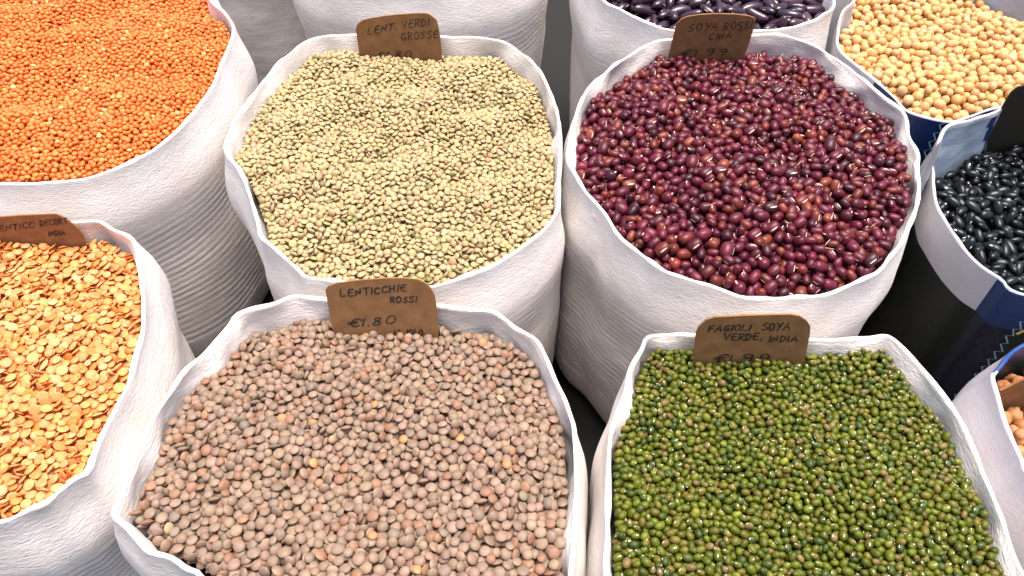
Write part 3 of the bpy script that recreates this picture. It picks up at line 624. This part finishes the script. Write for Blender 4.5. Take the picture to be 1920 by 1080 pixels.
def settle(key):
    """Drop seeds one by one on to a height field until the sack is filled to its heaped surface."""
    K = KINDS[key]; rng = np.random.default_rng(sum(map(ord, key)))
    ax = np.array(K['ax']) / 1000; cell = max(min(ax[0], ax[1]) / 5.0, .00042)
    crest = CREST[key]; poly = crest[:, :2]
    lo = poly.min(0) - .002; hi = poly.max(0) + .002
    nx, ny = np.ceil((hi - lo) / cell).astype(int) + 1
    cs = .004; gx = np.arange(lo[0], hi[0] + 2 * cs, cs); gy = np.arange(lo[1], hi[1] + 2 * cs, cs)
    G = np.stack(np.meshgrid(gx, gy, indexing='ij'), -1)
    sdc = poly_sd(G.reshape(-1, 2), poly).reshape(G.shape[:2])
    ii = (np.arange(nx) * cell / cs); jj = (np.arange(ny) * cell / cs)
    i0 = np.clip(ii.astype(int), 0, len(gx) - 2); j0 = np.clip(jj.astype(int), 0, len(gy) - 2); fi = (ii - i0)[:, None]; fj = (jj - j0)[None]
    lerp = lambda A: (A[i0][:, j0] * (1 - fi) + A[i0 + 1][:, j0] * fi) * (1 - fj) + (A[i0][:, j0 + 1] * (1 - fi) + A[i0 + 1][:, j0 + 1] * fi) * fj
    sd = lerp(sdc)
    X = lo[0] + np.arange(nx) * cell; Y = lo[1] + np.arange(ny) * cell
    yn = np.clip((Y - poly[:, 1].min()) / np.ptp(poly[:, 1]), 0, 1)[None]
    edge = (K['front'] + (K['back'] - K['front']) * sstep(yn * 1.25 - .1)) / 1000
    PP = np.stack(np.meshgrid(X, Y, indexing='ij') + [np.zeros((nx, ny))], -1) if False else np.dstack([*np.meshgrid(X, Y, indexing='ij'), np.zeros((nx, ny))])
    T = np.median(crest[:, 2]) - edge + K['dome'] / 1000 * (1 - np.exp(-np.clip(sd, 0, 1) / .042)) + Noise(50 + len(key))(PP, .06) * .0018 + Noise(70 + len(key))(PP, .13) * .0012
    dia = 2 * ax.mean(); core = T - 2.5 * 2 * ax[2] - .3 * dia
    BIG = 9.0
    H = core.copy(); wall = sd < THICK + .0022; H[wall] = BIG
    if key in CARDS:                                  # leave room for the card standing in the heap
        c = CARDS[key]; cb = np.array(c['base']) / 1000; xs = np.array(c['outline'])[:, 0] / 1000; yw = math.radians(c['yaw'])
        dx = (PP[..., 0] - cb[0]) * math.cos(yw) + (PP[..., 1] - cb[1]) * math.sin(yw); dy = -(PP[..., 0] - cb[0]) * math.sin(yw) + (PP[..., 1] - cb[1]) * math.cos(yw)
        H[(dx > xs.min()) & (dx < xs.max()) & (np.abs(dy - .0004) < .0011)] = BIG
    # orientations with their under- and upper surfaces on the grid
    ent = []
    for e in range(64):
        s = 1 + K['sv'] * float(np.clip(rng.normal(), -2.2, 2.2)); a = ax * s * (1 + .04 * rng.normal(size=3))
        tl = math.radians(K['tilt']) * rng.normal()
        if rng.random() < .10: tl = rng.uniform(-1.5, 1.5)
        if K['tpl'][0][0].shape[0] and a[2] < .8 * a[1]:  # flat seeds: tilt about any axis
            R = np.array(Matrix.Rotation(rng.uniform(0, 6.283), 3, 'Z') @ Matrix.Rotation(tl, 3, 'X') @ Matrix.Rotation(rng.uniform(0, 6.283), 3, 'Z'))
            if K.get('flip') and rng.random() < .5: R = R @ np.diag([1, -1, -1])
        else:
            R = np.array(rot(tl, rng.uniform(0, 6.283), rng.uniform(0, 6.283)))
        Q = np.linalg.inv(R @ np.diag((a * .95) ** 2) @ R.T)
        h = int(np.ceil(a.max() / cell)); gxx, gyy = np.meshgrid(np.arange(-h, h + 1) * cell, np.arange(-h, h + 1) * cell, indexing='ij')
        bq = Q[0, 2] * gxx + Q[1, 2] * gyy; cq = Q[0, 0] * gxx ** 2 + 2 * Q[0, 1] * gxx * gyy + Q[1, 1] * gyy ** 2 - 1
        dq = bq ** 2 - Q[2, 2] * cq; ok = dq > 0; rt_ = np.sqrt(np.where(ok, dq, 0))
        ent.append((np.where(ok, (-bq - rt_) / Q[2, 2], np.inf), np.where(ok, (-bq + rt_) / Q[2, 2], -np.inf), h, R, a, int(rng.integers(len(K['tpl'])))))
    uv, _ = frame_uv(np.dstack([PP[..., 0], PP[..., 1], T]))
    keep = (uv[..., 0] > -330) & (uv[..., 0] < 2250) & (uv[..., 1] > -260) & (uv[..., 1] < 1420) & ~wall
    stepc = max(1, int(.42 * min(ax[0], ax[1]) * 2 / cell))
    out = []; step = max(1, int(round(ax[1] / cell * .45)))
    for pas in range(5):
        oi, oj = rng.integers(0, stepc, 2)
        ci, cj = np.meshgrid(np.arange(oi, nx, stepc), np.arange(oj, ny, stepc), indexing='ij')
        ci = ci.ravel(); cj = cj.ravel(); sel = keep[ci, cj]; ci = ci[sel]; cj = cj[sel]
        pm = rng.permutation(len(ci))
        lim = -K.get('lim', .72) * 2 * ax[2]
        for i, j in zip(ci[pm].tolist(), cj[pm].tolist()):
            if H[i, j] > T[i, j] + lim: continue
            lw, upk, h, R, a, tv = ent[int(rng.integers(64))]
            def rest(i, j):
                if i < h or j < h or i + h >= nx or j + h >= ny: return BIG
                return float((H[i - h:i + h + 1, j - h:j + h + 1] - lw).max())
            z = rest(i, j)
            for _ in range(4):
                best = None
                for di, dj in ((step, 0), (-step, 0), (0, step), (0, -step)):
                    zz = rest(i + di, j + dj)
                    if zz < z - 1e-6: best = (i + di, j + dj); z = zz
                if best is None: break
                i, j = best
            if z > T[i, j] + .35 * ax[2]: continue
            p = H[i - h:i + h + 1, j - h:j + h + 1]; np.maximum(p, z + upk, out=p)
            out.append((X[i], Y[j], z, R, a, tv))
    # visible from above: how much of the seed's top is still the top of the heap
    vis = np.zeros(len(out))
    for n_, (x, y, z, R, a, tv) in enumerate(out):
        pass
    return out, core, (lo, cell, nx, ny, wall, keep), H

def colour_for(K, rng, which=False):
    n_ = 0; r = rng.random() * sum(c[0] for c in K['cols'])
    for n_, (wgt, c) in enumerate(K['cols']):
        r -= wgt
        if r <= 0: break
    c = np.array(c) * np.exp(rng.normal(0, K.get('cv', .10))) * np.exp(rng.normal(0, .022, 3))
    return (np.clip(c, 0, .95), n_) if which else np.clip(c, 0, .95)

HEAP_TITLE = dict(brown="heap of brown lentils filling the LENTICCHIE ROSSI sack", green="heap of pale green lentils filling the LENT. VERDI GROSSE sack",
    orange="heap of orange lentils filling the large sack", peeled="heap of flat split lentils filling their sack", mung="heap of green mung beans filling their sack",
    azuki="heap of dark red adzuki beans filling their sack", kidney="heap of dark purple kidney beans filling their sack", soy="heap of cream soybeans filling the printed sack",
    black="heap of black beans filling the printed sack with the dark lower wall", chickpea="heap of tan chickpeas filling the plastic sack")
COUNT = 0
def fill(key):
    global COUNT
    K = KINDS[key]; seeds, core, (lo, cell, nx, ny, wall, keep), H = settle(key)
    rng = np.random.default_rng(77)
    args = (K['rough'], K['spec']); kw = dict(bump=.6 if key == 'chickpea' else (.09 if 'lentil' in K['name'] else .16), speck=260 if key in ('soy', 'chickpea', 'kidney', 'black') else 420, mark_col=K.get('mark', (.5, .4, .3)), sss=.35 if key in ('orange', 'peeled', 'soy') else 0)
    m_one = grain_material(K['name'] + " skin", *args, per_object=True, **kw); m_all = grain_material(K['name'] + " heap skin", *args, per_object=False, **kw)
    P = np.array([s[:3] for s in seeds]); A = np.array([s[4] for s in seeds])
    uv, dist = frame_uv(P)
    inb = (uv[:, 0] > 6) & (uv[:, 0] < 1914) & (uv[:, 1] > 6) & (uv[:, 1] < 1074)
    size = A[:, 0] * A[:, 1] / dist ** 2
    cand = np.argsort(-np.where(inb, size, 0))
    # clear line of sight past rims and cards, and nothing of the heap on top of the seed
    chosen = []
    for n_ in cand:
        if len(chosen) >= 300 or not inb[n_]: break
        d = Vector(P[n_] - CAMP); L_ = d.length; d.normalize(); ok = True
        top = P[n_] + np.array([0, 0, .5 * A[n_][2]])
        i, j = int((P[n_, 0] - lo[0]) / cell), int((P[n_, 1] - lo[1]) / cell)
        dv = -np.array(d); steps = np.arange(1, 14) * .0011 + A[n_][:2].max() * .9
        q = P[n_] + dv * steps[:, None]
        qi = np.clip(((q[:, 0] - lo[0]) / cell).astype(int), 0, nx - 1); qj = np.clip(((q[:, 1] - lo[1]) / cell).astype(int), 0, ny - 1)
        hh = H[qi, qj]
        if ((hh < 5) & (hh > q[:, 2] + .0002)).any(): continue
        for b in SACK_BVH:
            hit = b.ray_cast(Vector(CAMP), d, L_ - .002)
            if hit[0] is not None: ok = False; break
        if ok: chosen.append(n_)
    cset = set(chosen)
    rest = [i for i in range(len(seeds)) if i not in cset]
    # the rest and the bed under them: one mass
    VV, TT, CC, MM = [], [], [], []; base = 0
    for i in rest:
        x, y, z, R, a, tv = seeds[i]; tv_, tt_, mk_ = K['tpl'][tv]
        VV.append((tv_ * a) @ R.T + (x, y, z)); TT.append(tt_ + base); base += len(tv_)
        CC.append(np.tile(colour_for(K, rng), (len(tv_), 1))); MM.append(mk_)
    k = max(1, int(.003 / cell)); si = np.arange(0, nx, k); sj = np.arange(0, ny, k)
    gi, gj = np.meshgrid(si, sj, indexing='ij')
    cv = np.stack([lo[0] + gi * cell, lo[1] + gj * cell, core[gi, gj]], -1).reshape(-1, 3)
    okm = ~wall[gi, gj]; idx = np.arange(okm.size).reshape(okm.shape) + base
    q = okm[:-1, :-1] & okm[1:, :-1] & okm[1:, 1:] & okm[:-1, 1:]
    a_, b_, c_, d_ = idx[:-1, :-1][q], idx[1:, :-1][q], idx[1:, 1:][q], idx[:-1, 1:][q]
    VV.append(cv); TT += [np.stack([a_, b_, c_], 1), np.stack([a_, c_, d_], 1)]
    CC.append(np.tile(np.array(K['cols'][0][1]), (len(cv), 1))); MM.append(np.zeros(len(cv)))
    heap = tri_obj(K['name'] + "_heap", np.vstack(VV), np.vstack(TT), m_all, np.vstack(CC), np.concatenate(MM))
    tag(heap, HEAP_TITLE[key], "pulses", kind="stuff")
    # the seeds that show largest: one object each
    protos = []
    for tv_, tt_, mk_ in K['tpl']:
        me = bpy.data.meshes.new(K['name']); me.from_pydata(tv_.tolist(), [], tt_.tolist())
        me.polygons.foreach_set("use_smooth", [True] * len(tt_)); me.materials.append(m_one)
        at_ = me.attributes.new("mark", 'FLOAT', 'POINT'); at_.data.foreach_set("value", mk_.astype(np.float32)); me.update(); protos.append(me)
    edge_d = poly_sd(P[:, :2], CREST[key][:, :2])
    card_d = np.hypot(*(P[:, :2] - np.array(CARDS[key]['base'])[:2] / 1000).T) if key in CARDS else np.full(len(P), 9.)
    first = None
    for i in chosen:
        x, y, z, R, a, tv = seeds[i]
        if first is None:
            o = bpy.data.objects.new(K['name'], protos[tv]); first = o
            tag(o, K['label'], K['cat'], GROUPS[key])
        else:
            o = first.copy(); o.data = protos[tv]
        m4 = Matrix.Identity(4); RS = R * a
        for r_ in range(3):
            for c2 in range(3): m4[r_][c2] = RS[r_, c2]
            m4[r_][3] = (x, y, z)[r_]
        o.matrix_world = m4; cc_, ci_ = colour_for(K, rng, True); o.color = (*cc_, 1)
        spot = "lying against the rim" if edge_d[i] < .022 else ("lying beside the card" if card_d[i] < .04 else "out on the heap")
        o["label"] = WORDS[key][min(ci_, len(WORDS[key]) - 1)] + " " + spot + " " + WHERE[key]
        COL.objects.link(o)
    ntri = sum(len(t) for t in TT); COUNT += ntri
    print(key, "seeds", len(seeds), "chosen", len(chosen), "tris", ntri)

import time
for key in KINDS:
    t0 = time.time(); fill(key); print("   %.1fs" % (time.time() - t0))
def chaff(key, n):
    # pale husk slivers scattered over the beans
    rr = random.Random(5); tree = bpy.data.objects[KINDS[key]['name'] + "_heap"]
    bv = BVHTree.FromObject(tree, bpy.context.evaluated_depsgraph_get()); V = []; F = []
    P = CREST[key][:, :2]; lo, hi = P.min(0), P.max(0)
    while len(V) < 6 * n:
        x, y = rr.uniform(lo[0], hi[0]), rr.uniform(lo[1], hi[1])
        if poly_sd(np.array([[x, y]]), P)[0] < .012: continue
        hit = bv.ray_cast(Vector((x, y, 1)), Vector((0, 0, -1)))
        if hit[0] is None: continue
        a = rr.uniform(0, 6.28); L_ = rr.uniform(.0012, .0032); p = hit[0] + Vector((0, 0, .0006))
        t = Vector((math.cos(a), math.sin(a), rr.uniform(-.5, .7))).normalized() * L_; s_ = Vector((-math.sin(a), math.cos(a), 0)) * .00022; u = Vector((0, 0, .0002)); b0 = len(V)
        V += [p - t + s_, p - t - s_, p - t + u, p + t + s_, p + t - s_, p + t + u]
        F += [(b0, b0 + 1, b0 + 4, b0 + 3), (b0 + 1, b0 + 2, b0 + 5, b0 + 4), (b0 + 2, b0, b0 + 3, b0 + 5), (b0, b0 + 2, b0 + 1), (b0 + 3, b0 + 4, b0 + 5)]
    o = mesh_obj("chaff", V, F, plain("pale husk", (.52, .42, .30), .7), smooth=False)
    tag(o, "pale husk slivers scattered over the red adzuki beans", "chaff", kind="stuff")
bpy.context.view_layer.update()
chaff('azuki', 150)
print("TRIS", COUNT)
